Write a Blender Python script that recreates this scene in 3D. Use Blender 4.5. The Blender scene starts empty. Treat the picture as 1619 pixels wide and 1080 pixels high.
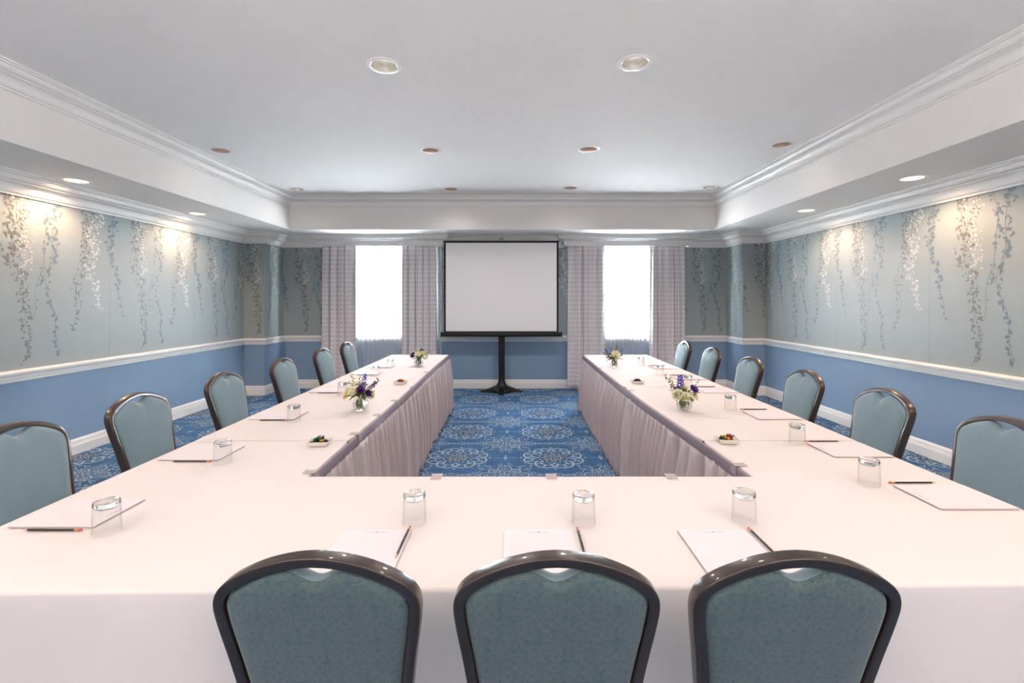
import bpy, bmesh, math, random
from math import pi, sin, cos, tan, radians as R
from mathutils import Vector, Matrix
S = bpy.context.scene
COL = S.collection
F, CX, CY, H = 760.0, 815.0, 475.0, 1.5

# ------------------------------------------------------------------ colour and materials
def lin(r, g, b):
    f = lambda c: (c/255/12.92 if c/255 <= .04045 else ((c/255+.055)/1.055)**2.4)
    return (f(r), f(g), f(b), 1)

def mat(name, col, rough=.6, metal=0, spec=.5, noise=None, bump=None, **kw):
    m = bpy.data.materials.new(name); m.use_nodes = True
    nt = m.node_tree; b = nt.nodes['Principled BSDF']
    b.inputs['Base Color'].default_value = col
    b.inputs['Roughness'].default_value = rough
    b.inputs['Metallic'].default_value = metal
    b.inputs['Specular IOR Level'].default_value = spec
    for k, v in kw.items():
        b.inputs[k.replace('_', ' ')].default_value = v
    tc = nt.nodes.new('ShaderNodeTexCoord')
    if noise:                                   # (scale, amount)
        n = nt.nodes.new('ShaderNodeTexNoise'); n.inputs['Scale'].default_value = noise[0]; n.inputs['Detail'].default_value = 5
        nt.links.new(tc.outputs['Object'], n.inputs['Vector'])
        mx = nt.nodes.new('ShaderNodeMix'); mx.data_type = 'RGBA'
        a = noise[1]
        mx.inputs[6].default_value = tuple(c*(1-a) for c in col[:3])+(1,)
        mx.inputs[7].default_value = tuple(min(1, c*(1+a)) for c in col[:3])+(1,)
        nt.links.new(n.outputs['Fac'], mx.inputs[0]); nt.links.new(mx.outputs[2], b.inputs['Base Color'])
    if bump:                                    # (scale, strength, distance[, stretch])
        n = nt.nodes.new('ShaderNodeTexNoise'); n.inputs['Scale'].default_value = bump[0]; n.inputs['Detail'].default_value = 3
        if len(bump) > 3:
            mp = nt.nodes.new('ShaderNodeMapping'); mp.inputs['Scale'].default_value = bump[3]
            nt.links.new(tc.outputs['Object'], mp.inputs['Vector']); nt.links.new(mp.outputs[0], n.inputs['Vector'])
        else:
            nt.links.new(tc.outputs['Object'], n.inputs['Vector'])
        bp = nt.nodes.new('ShaderNodeBump'); bp.inputs['Strength'].default_value = bump[1]; bp.inputs['Distance'].default_value = bump[2]
        nt.links.new(n.outputs['Fac'], bp.inputs['Height']); nt.links.new(bp.outputs[0], b.inputs['Normal'])
    return m

def emis(name, col, st):
    m = bpy.data.materials.new(name); m.use_nodes = True; nt = m.node_tree
    b = nt.nodes['Principled BSDF']; b.inputs['Base Color'].default_value = (.8, .8, .8, 1)
    b.inputs['Emission Color'].default_value = col; b.inputs['Emission Strength'].default_value = st
    return m

M = {}
M['ceiling'] = mat('ceiling_paint', lin(238, 235, 231), .8, noise=(3, .015))
M['trim'] = mat('trim_paint', lin(240, 238, 235), .38)
M['paper'] = mat('wallpaper_silk', lin(153, 163, 164), .5, spec=.6, noise=(1.2, .05), bump=(60, .25, .002, (1, 1, 5)))
M['lower'] = mat('blue_wall_paint', lin(130, 155, 182), .55, noise=(1.5, .03), bump=(220, .15, .001))
M['vine_brown'] = mat('vine_brown', lin(117, 119, 116), .4, spec=.6)
M['vine_blue'] = mat('vine_blue', lin(108, 126, 136), .4, spec=.6)
M['vine_white'] = mat('vine_white', lin(205, 208, 203), .38, spec=.7)
M['seam'] = mat('wallpaper_seam', lin(120, 138, 143), .6)
M['carpet'] = mat('carpet_blue', lin(66, 104, 144), .95, spec=.1, noise=(7, .42), bump=(420, .5, .004))
M['carpet_line'] = mat('carpet_pale_line', lin(172, 186, 198), .95, spec=.1, noise=(9, .2), bump=(420, .5, .004))
M['carpet_navy'] = mat('carpet_navy', lin(26, 50, 84), .95, spec=.1, noise=(9, .2), bump=(420, .5, .004))
M['cloth'] = mat('white_tablecloth', lin(229, 219, 216), .85, spec=.2, bump=(3, .25, .02), Sheen_Weight=.1)
M['skirt'] = mat('lilac_satin', lin(190, 176, 177), .45, spec=.4, noise=(5, .06), bump=(70, .2, .002, (1, 1, .3)), Sheen_Weight=.3)
M['band'] = mat('skirt_header_band', lin(140, 128, 138), .6, spec=.3, bump=(90, .2, .001))
M['frame'] = mat('bronze_chair_frame', lin(62, 51, 47), .34, .35, noise=(6, .1), bump=(150, .08, .001), Coat_Weight=.3)
M['fabric'] = mat('teal_fabric', lin(118, 141, 150), .7, spec=.4, noise=(9, .05), bump=(500, .3, .001), Sheen_Weight=.35)
M['wood'] = mat('plywood', lin(150, 110, 75), .6)
M['steel'] = mat('grey_steel', lin(90, 90, 92), .4, .8)
M['black'] = mat('black_metal', lin(14, 14, 17), .42, .2)
M['blackb'] = mat('black_border', lin(10, 10, 12), .8)
M['screen'] = mat('screen_fabric', lin(246, 243, 244), .7, bump=(900, .1, .001))
M['paperpad'] = mat('notepad_paper', lin(233, 224, 227), .75)
M['rule'] = mat('ruled_line', lin(226, 214, 220), .7)
M['padside'] = mat('pad_edge', lin(192, 178, 178), .8)
M['ink'] = mat('grey_ink', lin(150, 138, 145), .7)
M['pencil'] = mat('pencil_black', lin(28, 22, 22), .3)
M['pwood'] = mat('pencil_wood', lin(205, 175, 150), .6)
M['lead'] = mat('pencil_lead', lin(50, 48, 50), .4)
M['ferrule'] = mat('ferrule_copper', lin(214, 150, 110), .3, .7)
M['eraser'] = mat('eraser_red', lin(200, 84, 84), .7)
M['silver'] = mat('silver_print', lin(170, 168, 172), .35, .4)
M['chrome'] = mat('reflector', lin(214, 210, 205), .22, .85)
M['copper'] = mat('copper_reflector', lin(190, 168, 155), .5, .3)
M['dish'] = mat('dish_ceramic', lin(228, 224, 216), .2, Coat_Weight=.5)
M['leaf'] = mat('leaf_green', lin(96, 112, 66), .5, noise=(40, .3))
M['leaf2'] = mat('pale_leaf', lin(150, 158, 98), .55, noise=(40, .25))
M['stem'] = mat('stem_green', lin(84, 104, 52), .5)
M['cream'] = mat('cream_petal', lin(243, 239, 214), .6, noise=(30, .08))
M['yellow'] = mat('butter_petal', lin(240, 230, 184), .6, noise=(30, .1))
M['purple'] = mat('purple_petal', lin(92, 44, 128), .6, noise=(30, .25))
M['bluefl'] = mat('violet_blue_petal', lin(104, 96, 190), .6, noise=(30, .2))
M['lamp_on'] = emis('lit_lamp', (1, .84, .62, 1), 26)
M['lamp_dim'] = emis('dim_lamp', (1, .9, .8, 1), 1.0)
M['lamp_soft'] = emis('lit_lamp_neutral', (1, .93, .84, 1), 9)
for nm, c in dict(green=(30, 110, 70), gold=(214, 170, 60), purple=(96, 40, 120), pink=(224, 120, 170), navy=(30, 40, 80), red=(190, 50, 40)).items():
    M['candy_'+nm] = mat('foil_'+nm, lin(*c), .25, .5)

def N(nt, op, a, b=None):
    n = nt.nodes.new('ShaderNodeMath'); n.operation = op
    for i, v in enumerate((a, b)):
        if v is None: continue
        if isinstance(v, (int, float)): n.inputs[i].default_value = v
        else: nt.links.new(v, n.inputs[i])
    return n.outputs[0]

def thin_glass(name, tint, ior=1.45):
    m = bpy.data.materials.new(name); m.use_nodes = True; nt = m.node_tree; nt.nodes.clear()
    o = nt.nodes.new('ShaderNodeOutputMaterial'); mx = nt.nodes.new('ShaderNodeMixShader')
    lw = nt.nodes.new('ShaderNodeLayerWeight'); lw.inputs['Blend'].default_value = .5; fo = N(nt, 'ADD', N(nt, 'MULTIPLY', N(nt, 'POWER', lw.outputs['Facing'], 4), .75), .03*ior/1.45)
    t = nt.nodes.new('ShaderNodeBsdfTransparent'); t.inputs[0].default_value = tint
    g = nt.nodes.new('ShaderNodeBsdfGlossy'); g.inputs['Roughness'].default_value = .03
    nt.links.new(fo, mx.inputs[0]); nt.links.new(t.outputs[0], mx.inputs[1]); nt.links.new(g.outputs[0], mx.inputs[2])
    nt.links.new(mx.outputs[0], o.inputs[0]); return m
M['glass'] = thin_glass('tumbler_glass', (.982, .986, .986, 1))
M['pane'] = thin_glass('window_pane', (.97, .98, .98, 1))
M['clip'] = mat('clear_plastic', lin(212, 200, 198), .55, Alpha=.55)
M['solidglass'] = mat('thick_glass', (.96, .98, .97, 1), .02, Transmission_Weight=1.0, IOR=1.48)
M['water'] = thin_glass('water', (.93, .96, .96, 1), 1.25)

def sheer_mat():
    m = bpy.data.materials.new('sheer_voile'); m.use_nodes = True; nt = m.node_tree; nt.nodes.clear()
    o = nt.nodes.new('ShaderNodeOutputMaterial'); a = nt.nodes.new('ShaderNodeMixShader'); b = nt.nodes.new('ShaderNodeMixShader')
    t = nt.nodes.new('ShaderNodeBsdfTransparent'); tl = nt.nodes.new('ShaderNodeBsdfTranslucent'); d = nt.nodes.new('ShaderNodeBsdfDiffuse')
    tl.inputs[0].default_value = (.93, .95, .97, 1); d.inputs[0].default_value = (.9, .92, .94, 1)
    b.inputs[0].default_value = .35; a.inputs[0].default_value = .84
    nt.links.new(tl.outputs[0], b.inputs[1]); nt.links.new(d.outputs[0], b.inputs[2])
    nt.links.new(t.outputs[0], a.inputs[1]); nt.links.new(b.outputs[0], a.inputs[2]); nt.links.new(a.outputs[0], o.inputs[0])
    return m
M['sheer'] = sheer_mat()

def drape_mat():
    m = mat('ogee_drape', lin(176, 168, 174), .42, spec=.5, Sheen_Weight=.3); nt = m.node_tree; b = nt.nodes['Principled BSDF']
    uv = nt.nodes.new('ShaderNodeUVMap'); sp = nt.nodes.new('ShaderNodeSeparateXYZ'); nt.links.new(uv.outputs[0], sp.inputs[0])
    cu = N(nt, 'COSINE', N(nt, 'MULTIPLY', sp.outputs[0], 2*pi/.085)); cv = N(nt, 'COSINE', N(nt, 'MULTIPLY', sp.outputs[1], 2*pi/.15))
    s = N(nt, 'ABSOLUTE', N(nt, 'ADD', cu, cv))
    line = N(nt, 'LESS_THAN', s, .28); dot = N(nt, 'GREATER_THAN', s, 1.45)
    f = N(nt, 'MAXIMUM', line, dot)
    mx = nt.nodes.new('ShaderNodeMix'); mx.data_type = 'RGBA'
    mx.inputs[6].default_value = lin(232, 227, 229); mx.inputs[7].default_value = lin(202, 194, 200)
    nt.links.new(f, mx.inputs[0]); nt.links.new(mx.outputs[2], b.inputs['Base Color'])
    return m
M['drape'] = drape_mat()

def ring_fabric():
    m = mat('ring_pattern_fabric_shaded', lin(96, 124, 130), .75, spec=.3, Sheen_Weight=.25); nt = m.node_tree; b = nt.nodes['Principled BSDF']
    uv = nt.nodes.new('ShaderNodeUVMap')
    nz = nt.nodes.new('ShaderNodeTexNoise'); nz.inputs['Scale'].default_value = 45; nt.links.new(uv.outputs[0], nz.inputs['Vector'])
    sub = nt.nodes.new('ShaderNodeVectorMath'); sub.operation = 'SUBTRACT'; nt.links.new(nz.outputs['Color'], sub.inputs[0]); sub.inputs[1].default_value = (.5, .5, .5)
    sc = nt.nodes.new('ShaderNodeVectorMath'); sc.operation = 'SCALE'; nt.links.new(sub.outputs[0], sc.inputs[0]); sc.inputs['Scale'].default_value = .004
    ad = nt.nodes.new('ShaderNodeVectorMath'); ad.operation = 'ADD'; nt.links.new(uv.outputs[0], ad.inputs[0]); nt.links.new(sc.outputs[0], ad.inputs[1])
    tot = None
    for off, rad in (((0, 0, 0), .85), ((.31, .17, 0), .9)):
        o = nt.nodes.new('ShaderNodeVectorMath'); o.operation = 'ADD'; nt.links.new(ad.outputs[0], o.inputs[0]); o.inputs[1].default_value = off
        v = nt.nodes.new('ShaderNodeTexVoronoi'); v.voronoi_dimensions = '2D'; v.inputs['Scale'].default_value = 36; v.inputs['Randomness'].default_value = .35 if rad == .85 else .6
        nt.links.new(o.outputs[0], v.inputs['Vector'])
        for r0 in ((.16, .34, .5) if rad == .85 else (.27, .44)):
            l = N(nt, 'LESS_THAN', N(nt, 'ABSOLUTE', N(nt, 'SUBTRACT', v.outputs['Distance'], r0)), .016)
            tot = l if tot is None else N(nt, 'MAXIMUM', tot, l)
    mx = nt.nodes.new('ShaderNodeMix'); mx.data_type = 'RGBA'
    mx.inputs[6].default_value = lin(66, 87, 94); mx.inputs[7].default_value = lin(108, 111, 102)  # ground darkened to carry the shade on the chair's rear; rings are real pattern
    nt.links.new(N(nt, 'MULTIPLY', tot, .9), mx.inputs[0]); nt.links.new(mx.outputs[2], b.inputs['Base Color'])
    return m
M['rings'] = ring_fabric()

# ------------------------------------------------------------------ object helpers
class MB:
    """collects vertices and faces, then links them as one mesh object"""
    def __init__(s): s.v = []; s.f = []; s.m = []; s.mats = []; s.uv = {}
    def mi(s, m):
        if m not in s.mats: s.mats.append(m)
        return s.mats.index(m)
    def add(s, vs, fs, m):
        o = len(s.v); s.v += [tuple(v) for v in vs]; k = s.mi(m)
        for f in fs: s.f.append([i+o for i in f]); s.m.append(k)
    def box(s, x0, x1, y0, y1, z0, z1, m):
        s.add([(x0,y0,z0),(x1,y0,z0),(x1,y1,z0),(x0,y1,z0),(x0,y0,z1),(x1,y0,z1),(x1,y1,z1),(x0,y1,z1)],
              [(0,3,2,1),(4,5,6,7),(0,1,5,4),(1,2,6,5),(2,3,7,6),(3,0,4,7)], m)
    def lathe(s, prof, m, n=32, c=(0,0,0), cap0=False, cap1=False, mat4=None):
        vs = []; L = len(prof)
        for r, z in prof:
            for k in range(n):
                a = 2*pi*k/n; p = Vector((r*cos(a), r*sin(a), z))
                if mat4: p = mat4 @ p
                vs.append((p.x+c[0], p.y+c[1], p.z+c[2]))
        fs = [(i*n+k, i*n+(k+1) % n, (i+1)*n+(k+1) % n, (i+1)*n+k) for i in range(L-1) for k in range(n)]
        if cap0: fs.append(tuple(range(n-1, -1, -1)))
        if cap1: fs.append(tuple((L-1)*n+k for k in range(n)))
        s.add(vs, fs, m)
    def tube(s, pts, r, m, n=8):
        pts = [Vector(p) for p in pts]; vs = []
        for i, p in enumerate(pts):
            t = (pts[min(i+1, len(pts)-1)]-pts[max(i-1, 0)]).normalized()
            a = t.cross(Vector((0, 0, 1)));
            if a.length < .05: a = t.cross(Vector((1, 0, 0)))
            a.normalize(); b = t.cross(a); rr = r[i] if isinstance(r, (list, tuple)) else r
            for k in range(n): vs.append(p+a*rr*cos(2*pi*k/n)+b*rr*sin(2*pi*k/n))
        L = len(pts)
        fs = [(i*n+k, i*n+(k+1) % n, (i+1)*n+(k+1) % n, (i+1)*n+k) for i in range(L-1) for k in range(n)]
        fs += [tuple(range(n-1, -1, -1)), tuple((L-1)*n+k for k in range(n))]
        s.add(vs, fs, m)
    def build(s, name, parent=None, smooth=True, angle=40, bevel=0, uvf=None, fixn=True):
        me = bpy.data.meshes.new(name); me.from_pydata(s.v, [], s.f)
        for m in s.mats: me.materials.append(M[m])
        me.polygons.foreach_set('material_index', s.m)
        if uvf:
            uv = me.uv_layers.new(name='UVMap')
            for l in me.loops: uv.data[l.index].uv = uvf(l.vertex_index, me.vertices[l.vertex_index].co)
        me.update()
        if fixn:
            bm = bmesh.new(); bm.from_mesh(me); bmesh.ops.recalc_face_normals(bm, faces=bm.faces); bm.to_mesh(me); bm.free()
        if smooth: me.shade_smooth() if angle >= 180 else me.set_sharp_from_angle(angle=R(angle))
        o = bpy.data.objects.new(name, me); COL.objects.link(o)
        if smooth and angle < 180:
            for p in me.polygons: p.use_smooth = True
            me.set_sharp_from_angle(angle=R(angle))
        if bevel:
            b = o.modifiers.new('bevel', 'BEVEL'); b.width = bevel; b.segments = 2; b.limit_method = 'ANGLE'; b.angle_limit = R(35)
        if parent: o.parent = parent
        return o

def tag(o, label, cat, group=None, kind=None):
    o['label'] = label; o['category'] = cat
    if group: o['group'] = group
    if kind: o['kind'] = kind
    return o
def struct(o): o['kind'] = 'structure'; return o
def thing(name, label, cat, loc=(0,0,0), rz=0, group=None):
    o = bpy.data.objects.new(name, None); COL.objects.link(o); o.empty_display_size = .1
    o.location = loc; o.rotation_euler = (0, 0, rz); return tag(o, label, cat, group)
def dup(src, loc, rz=None, label=None, group=None):
    c = src.copy(); COL.objects.link(c); c.location = loc
    if rz is not None: c.rotation_euler = (0, 0, rz)
    if label: c['label'] = label
    if group: c['group'] = group
    def kids(a, b):
        for ch in list(a.children):
            d = ch.copy(); COL.objects.link(d); d.parent = b; kids(ch, d)
    kids(src, c); return c

def sweep(mb, prof, path, m, side=1):
    """profile of (distance from wall, height) swept along a wall polyline with mitred corners; side=1: room on the right of travel"""
    P = [Vector((a, b)) for a, b in path]; rows = []
    for i, p in enumerate(P):
        d0 = (P[i]-P[i-1]).normalized() if i else None
        d1 = (P[i+1]-P[i]).normalized() if i < len(P)-1 else None
        n0 = Vector((d0.y, -d0.x))*side if d0 else None; n1 = Vector((d1.y, -d1.x))*side if d1 else None
        if n0 is None: n = n1
        elif n1 is None: n = n0
        else: n = (n0+n1)/(1+n0.dot(n1))
        rows.append([(p.x+n.x*d, p.y+n.y*d, z) for d, z in prof])
    L = len(prof); vs = [v for r in rows for v in r]
    fs = [(i*L+k, (i+1)*L+k, (i+1)*L+k+1, i*L+k+1) for i in range(len(P)-1) for k in range(L-1)]
    fs += [tuple(range(L)), tuple((len(P)-1)*L+k for k in range(L))]
    mb.add(vs, fs, m)

# ------------------------------------------------------------------ room
XL, XR, YB, YC, YF = -4.3, 3.95, 8.2, 7.6, -3.2
ZS, ZC = 2.59, 3.09
RAIL = .85
def tile(mb, O, U, W, u0, u1, z0, z1, m, du=.6):
    # vertical wall rectangle from O along U
    n = max(1, int((u1-u0)/du))
    for i in range(n):
        a, b = u0+(u1-u0)*i/n, u0+(u1-u0)*(i+1)/n
        p, q = O+U*a, O+U*b
        mb.add([(p.x,p.y,z0),(q.x,q.y,z0),(q.x,q.y,z1),(p.x,p.y,z1)], [(0,1,2,3)], m)

rng = random.Random(4)
def vines(mb, O, U, nrm, u0, u1, phase, seams=True):
    """hanging vine strands of the wallpaper print, repeat 1.335 m, lying on the wall plane"""
    T = 1.335
    def P(u, z, e=.0012):
        q = O+U*u+nrm*e; return (q.x, q.y, z)
    def leaf(u, z, a, L, w, m, e):
        ej = rng.uniform(0, .0016)
        pts = [(0,0),(.3,.5),(.65,.42),(1,0),(.65,-.42),(.3,-.5)]
        vs = []
        for x, y in pts:
            X = x*L; Y = y*w
            uu = u+X*cos(a)-Y*sin(a); zz = z+X*sin(a)+Y*cos(a)
            if uu < u0 or uu > u1 or zz > 2.42 or zz < .88: return
            vs.append(P(uu, zz, e+ej))
        mb.add(vs, [tuple(range(6))], m)
    def strand(uc, zend, amp, seed, m, dens, size, drift, wd, e):
        r = random.Random(seed)
        ph = r.random()*6; z = 2.41; prev = None
        path = []
        while z > zend:
            t = (2.41-z)/(2.41-zend)
            u = uc+amp*sin(ph+t*7)+amp*.5*sin(ph*2+t*17)+drift*t*t
            path.append((u, z)); z -= .03
        for (ua, za), (ub, zb) in zip(path, path[1:]):
            if u0 < ua < u1 and u0 < ub < u1:
                mb.add([P(ua-.0018, za, e), P(ub-.0018, zb, e), P(ub+.0018, zb, e), P(ua+.0018, za, e)], [(0,1,2,3)], m)
        for i, (u, z) in enumerate(path):
            t = i/len(path); k = dens*(1.15-t*.75)
            nn = int(k)+(r.random() < k-int(k))
            for _ in range(nn):
                sp = wd*(1-.72*t)*r.uniform(-1, 1)
                uu, zz = u+sp, z+r.uniform(-.03, .02)
                a = r.uniform(-2.6, -.5) if r.random() < .7 else r.uniform(0, 2*pi)
                s = size*r.uniform(.7, 1.25)
                if r.random() < (.35 if m == 'vine_blue' else .15):
                    for da in (-.8, 0, .8): leaf(uu, zz, a+da, s*.9, s*.55, m, e)
                else: leaf(uu, zz, a, s, s*.42, m, e)
    k0 = int(math.floor((u0-phase)/T))-1
    for k in range(k0, k0+int((u1-u0)/T)+4):
        b = phase+k*T
        strand(b, .96, .035, 11, 'vine_brown', 5.4, .033, .10, .11, .0012)
        strand(b+.05, 1.75, .03, 12, 'vine_white', 5.0, .028, .02, .10, .0016)
        strand(b+.31, 1.0, .045, 21, 'vine_blue', 2.2, .036, .04, .06, .0014)
        strand(b+.25, 1.32, .02, 23, 'vine_blue', .8, .03, -.10, .03, .0013)
        strand(b+.68, 1.22, .035, 31, 'vine_brown', 5.0, .030, -.16, .10, .0012)
        strand(b+.74, 1.42, .035, 32, 'vine_white', 5.6, .030, .07, .10, .0018)
        strand(b+.98, 1.34, .04, 41, 'vine_blue', 2.5, .036, .10, .055, .0014)
        if seams:
            us = b+.95
            if u0 < us < u1: mb.add([P(us-.002, .9, .0008), P(us+.002, .9, .0008), P(us+.002, 2.4, .0008), P(us-.002, 2.4, .0008)], [(0,1,2,3)], 'seam')

V = Vector
# left wall, runs +Y ; u measured along +Y
w = MB(); tile(w, V((XL, YF, 0)), V((0,1,0)), 1, 0, YC-YF, 0, RAIL, 'lower'); tile(w, V((XL, YF, 0)), V((0,1,0)), 1, 0, YC-YF, RAIL, ZS, 'paper')
vines(w, V((XL, 0, 0)), V((0,1,0)), V((1,0,0)), 0.5, YC, 4.14)
struct(w.build('wall_left', smooth=False, fixn=False))
w = MB(); tile(w, V((XR, YF, 0)), V((0,1,0)), 1, 0, YC-YF, 0, RAIL, 'lower'); tile(w, V((XR, YF, 0)), V((0,1,0)), 1, 0, YC-YF, RAIL, ZS, 'paper')
vines(w, V((XR, 0, 0)), V((0,-1,0)), V((-1,0,0)), -YC, -.5, -4.20)
struct(w.build('wall_right', smooth=False, fixn=False))
# corner piers
CLX, CRX = -3.97, 3.60
w = MB()
for z0, z1, m in ((0, RAIL, 'lower'), (RAIL, ZS, 'paper')):
    tile(w, V((XL, YC, 0)), V((1,0,0)), 1, 0, CLX-XL, z0, z1, m); tile(w, V((CLX, YC, 0)), V((0,1,0)), 1, 0, YB-YC, z0, z1, m)
vines(w, V((XL, YC, 0)), V((1,0,0)), V((0,-1,0)), 0, CLX-XL, .15, False)
vines(w, V((CLX, YC, 0)), V((0,1,0)), V((1,0,0)), 0, YB-YC, -.4, False)
struct(w.build('wall_left_pier', smooth=False, fixn=False))
w = MB()
for z0, z1, m in ((0, RAIL, 'lower'), (RAIL, ZS, 'paper')):
    tile(w, V((CRX, YC, 0)), V((1,0,0)), 1, 0, XR-CRX, z0, z1, m); tile(w, V((CRX, YC, 0)), V((0,1,0)), 1, 0, YB-YC, z0, z1, m)
vines(w, V((CRX, YC, 0)), V((1,0,0)), V((0,-1,0)), 0, XR-CRX, .28, False)
vines(w, V((CRX, YC, 0)), V((0,-1,0)), V((-1,0,0)), -(YB-YC), 0, -.35, False)
struct(w.build('wall_right_pier', smooth=False, fixn=False))
# back wall with two window openings
WIN = [(-2.98, -1.52), (1.12, 2.62)]; WZ0, WZ1 = .90, 2.40
w = MB(); O = V((0, YB, 0)); U = V((1,0,0))
tile(w, O, U, 1, CLX, CRX, 0, RAIL, 'lower')
xs = [CLX, WIN[0][0], WIN[0][1], WIN[1][0], WIN[1][1], CRX]
tile(w, O, U, 1, CLX, CRX, RAIL, WZ0, 'paper'); tile(w, O, U, 1, CLX, CRX, WZ1, ZS, 'paper')
for a, b in ((0,1), (2,3), (4,5)): tile(w, O, U, 1, xs[a], xs[b], WZ0, WZ1, 'paper')
for a, b in WIN:   # reveals
    y0, y1 = YB, YB+.2
    w.add([(a,y0,WZ0),(a,y1,WZ0),(a,y1,WZ1),(a,y0,WZ1)], [(0,1,2,3)], 'trim'); w.add([(b,y0,WZ0),(b,y1,WZ0),(b,y1,WZ1),(b,y0,WZ1)], [(0,1,2,3)], 'trim')
    w.add([(a,y0,WZ1),(a,y1,WZ1),(b,y1,WZ1),(b,y0,WZ1)], [(0,1,2,3)], 'trim'); w.add([(a,y0,WZ0),(a,y1,WZ0),(b,y1,WZ0),(b,y0,WZ0)], [(0,1,2,3)], 'trim')
vines(w, O, U, V((0,-1,0)), CLX, WIN[0][0]-.2, -3.66, False); vines(w, O, U, V((0,-1,0)), WIN[0][1]+.1, WIN[1][0]-.1, -1.25, False); vines(w, O, U, V((0,-1,0)), WIN[1][1]+.15, CRX, 3.12, False)
struct(w.build('wall_back', smooth=False, fixn=False))
w = MB(); tile(w, V((XL, YF, 0)), V((1,0,0)), 1, 0, XR-XL, 0, RAIL, 'lower'); tile(w, V((XL, YF, 0)), V((1,0,0)), 1, 0, XR-XL, RAIL, ZC, 'paper')
struct(w.build('wall_front', smooth=False, fixn=False))
for i, (a, b) in enumerate(WIN):
    t = bpy.data.objects.new('window_%d' % (i+1), None); COL.objects.link(t); struct(t); t.location = ((a+b)/2, YB+.12, WZ0)
    hw = (b-a)/2; hh = WZ1-WZ0
    m = MB(); fw = .05
    m.box(-hw, -hw+fw, -.02, .03, 0, hh, 'trim'); m.box(hw-fw, hw, -.02, .03, 0, hh, 'trim')
    m.box(-hw+fw, hw-fw, -.02, .03, 0, fw, 'trim'); m.box(-hw+fw, hw-fw, -.02, .03, hh-fw, hh, 'trim'); m.box(-hw+fw, hw-fw, -.025, .03, hh/2-.025, hh/2+.025, 'trim')
    m.build('window_frame', t, smooth=False)
    m = MB(); m.box(-hw+fw, hw-fw, .003, .007, fw, hh-fw, 'pane'); m.build('window_pane', t, smooth=False)

# downlight layout  (x, y)
UP = [(-.89,3.257),(.80,3.22),(-3.13,5.10),(-.90,5.10),(.77,5.06),(2.72,4.91),(-3.12,6.87),(-.92,6.87),(.77,6.79),(2.72,6.75)]
UP_ADDED = [(-.9,1.3),(.78,1.3),(-.9,-.6),(.78,-.6),(-.9,-2.2),(.78,-2.2)]  # unseen downlights added at the camera end for soft fill
SO = [(-4.0,4.38),(-4.0,6.05),(3.54,4.29),(3.53,5.83)]
SOB = [(-4.0,2.7),(-4.0,1.0),(3.54,2.7),(3.54,1.0)]
TXL, TXR, TYB = -3.48, 3.07, 7.40
def holed(outline, z, holes, r, name_mb, inner=None):
    bm = bmesh.new()
    def loop(pts):
        vs = [bm.verts.new((x, y, z)) for x, y in pts]
        for i in range(len(vs)): bm.edges.new((vs[i], vs[(i+1) % len(vs)]))
    loop(outline)
    for hx, hy in holes: loop([(hx+r*cos(2*pi*k/24), hy+r*sin(2*pi*k/24)) for k in range(24)])
    bmesh.ops.triangle_fill(bm, edges=bm.edges[:], use_beauty=True)
    bm.verts.index_update()
    name_mb.add([v.co[:] for v in bm.verts], [[v.index for v in f.verts] for f in bm.faces], 'ceiling'); bm.free()
c = MB(); HR = .088
holed([(TXL,YF),(TXR,YF),(TXR,TYB),(TXL,TYB)], ZC, UP+UP_ADDED, HR, c)
for x0, x1, hs in ((XL, TXL, [p for p in SO+SOB if p[0] < 0]), (TXR, XR, [p for p in SO+SOB if p[0] > 0])):
    holed([(x0,YF),(x1,YF),(x1,YB),(x0,YB)], ZS, hs, HR, c)
holed([(TXL,TYB),(TXR,TYB),(TXR,YB),(TXL,YB)], ZS, [], HR, c)
c.add([(TXL,YF,ZS),(TXL,TYB,ZS),(TXL,TYB,ZC),(TXL,YF,ZC)], [(0,1,2,3)], 'ceiling')
c.add([(TXR,YF,ZS),(TXR,TYB,ZS),(TXR,TYB,ZC),(TXR,YF,ZC)], [(0,1,2,3)], 'ceiling')
c.add([(TXL,TYB,ZS),(TXR,TYB,ZS),(TXR,TYB,ZC),(TXL,TYB,ZC)], [(0,1,2,3)], 'ceiling')
struct(c.build('ceiling', smooth=False, fixn=False))

# mouldings
def crown(H0, dep, hgt):  # from wall bottom up to ceiling
    P = [(0,0),(.016,.0),(.016,.010),(.010,.014),(.010,.022),(.030,.026),(.030,.036)]
    for k in range(7):
        a = k/6*pi/2; P.append((.034+.040*(1-cos(a)), .040+.055*sin(a)))
    P += [(.070,.097),(.090,.099),(.090,.108),(.080,.111),(.094,.114)]
    for k in range(5):
        a = k/4*pi/2; P.append((.094+.030*sin(a), .112+.040*(1-cos(a))))
    P += [(.116,.155),(.132,.157),(.132,.168),(.126,.171),(.140,.175),(.140,.190)]
    return [(d*dep/.14, H0-hgt+z*hgt/.19) for d, z in P]
BX = [(-3.257, -1.24), (.837, 2.884)]; BY = 7.985
path = [(XL,YF),(XL,YC),(CLX,YC),(CLX,YB),(BX[0][0],YB),(BX[0][0],BY),(BX[0][1],BY),(BX[0][1],YB),(BX[1][0],YB),(BX[1][0],BY),(BX[1][1],BY),(BX[1][1],YB),(CRX,YB),(CRX,YC),(XR,YC),(XR,YF)]
m = MB(); sweep(m, crown(ZS, .14, .19), path, 'trim'); struct(m.build('trim_1', angle=22))
m = MB(); sweep(m, crown(ZC, .15, .155), [(TXL,YF),(TXL,TYB),(TXR,TYB),(TXR,YF)], 'trim'); struct(m.build('trim_2', angle=22))
wall = [(XL,YF),(XL,YC),(CLX,YC),(CLX,YB),(CRX,YB),(CRX,YC),(XR,YC),(XR,YF)]
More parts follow.
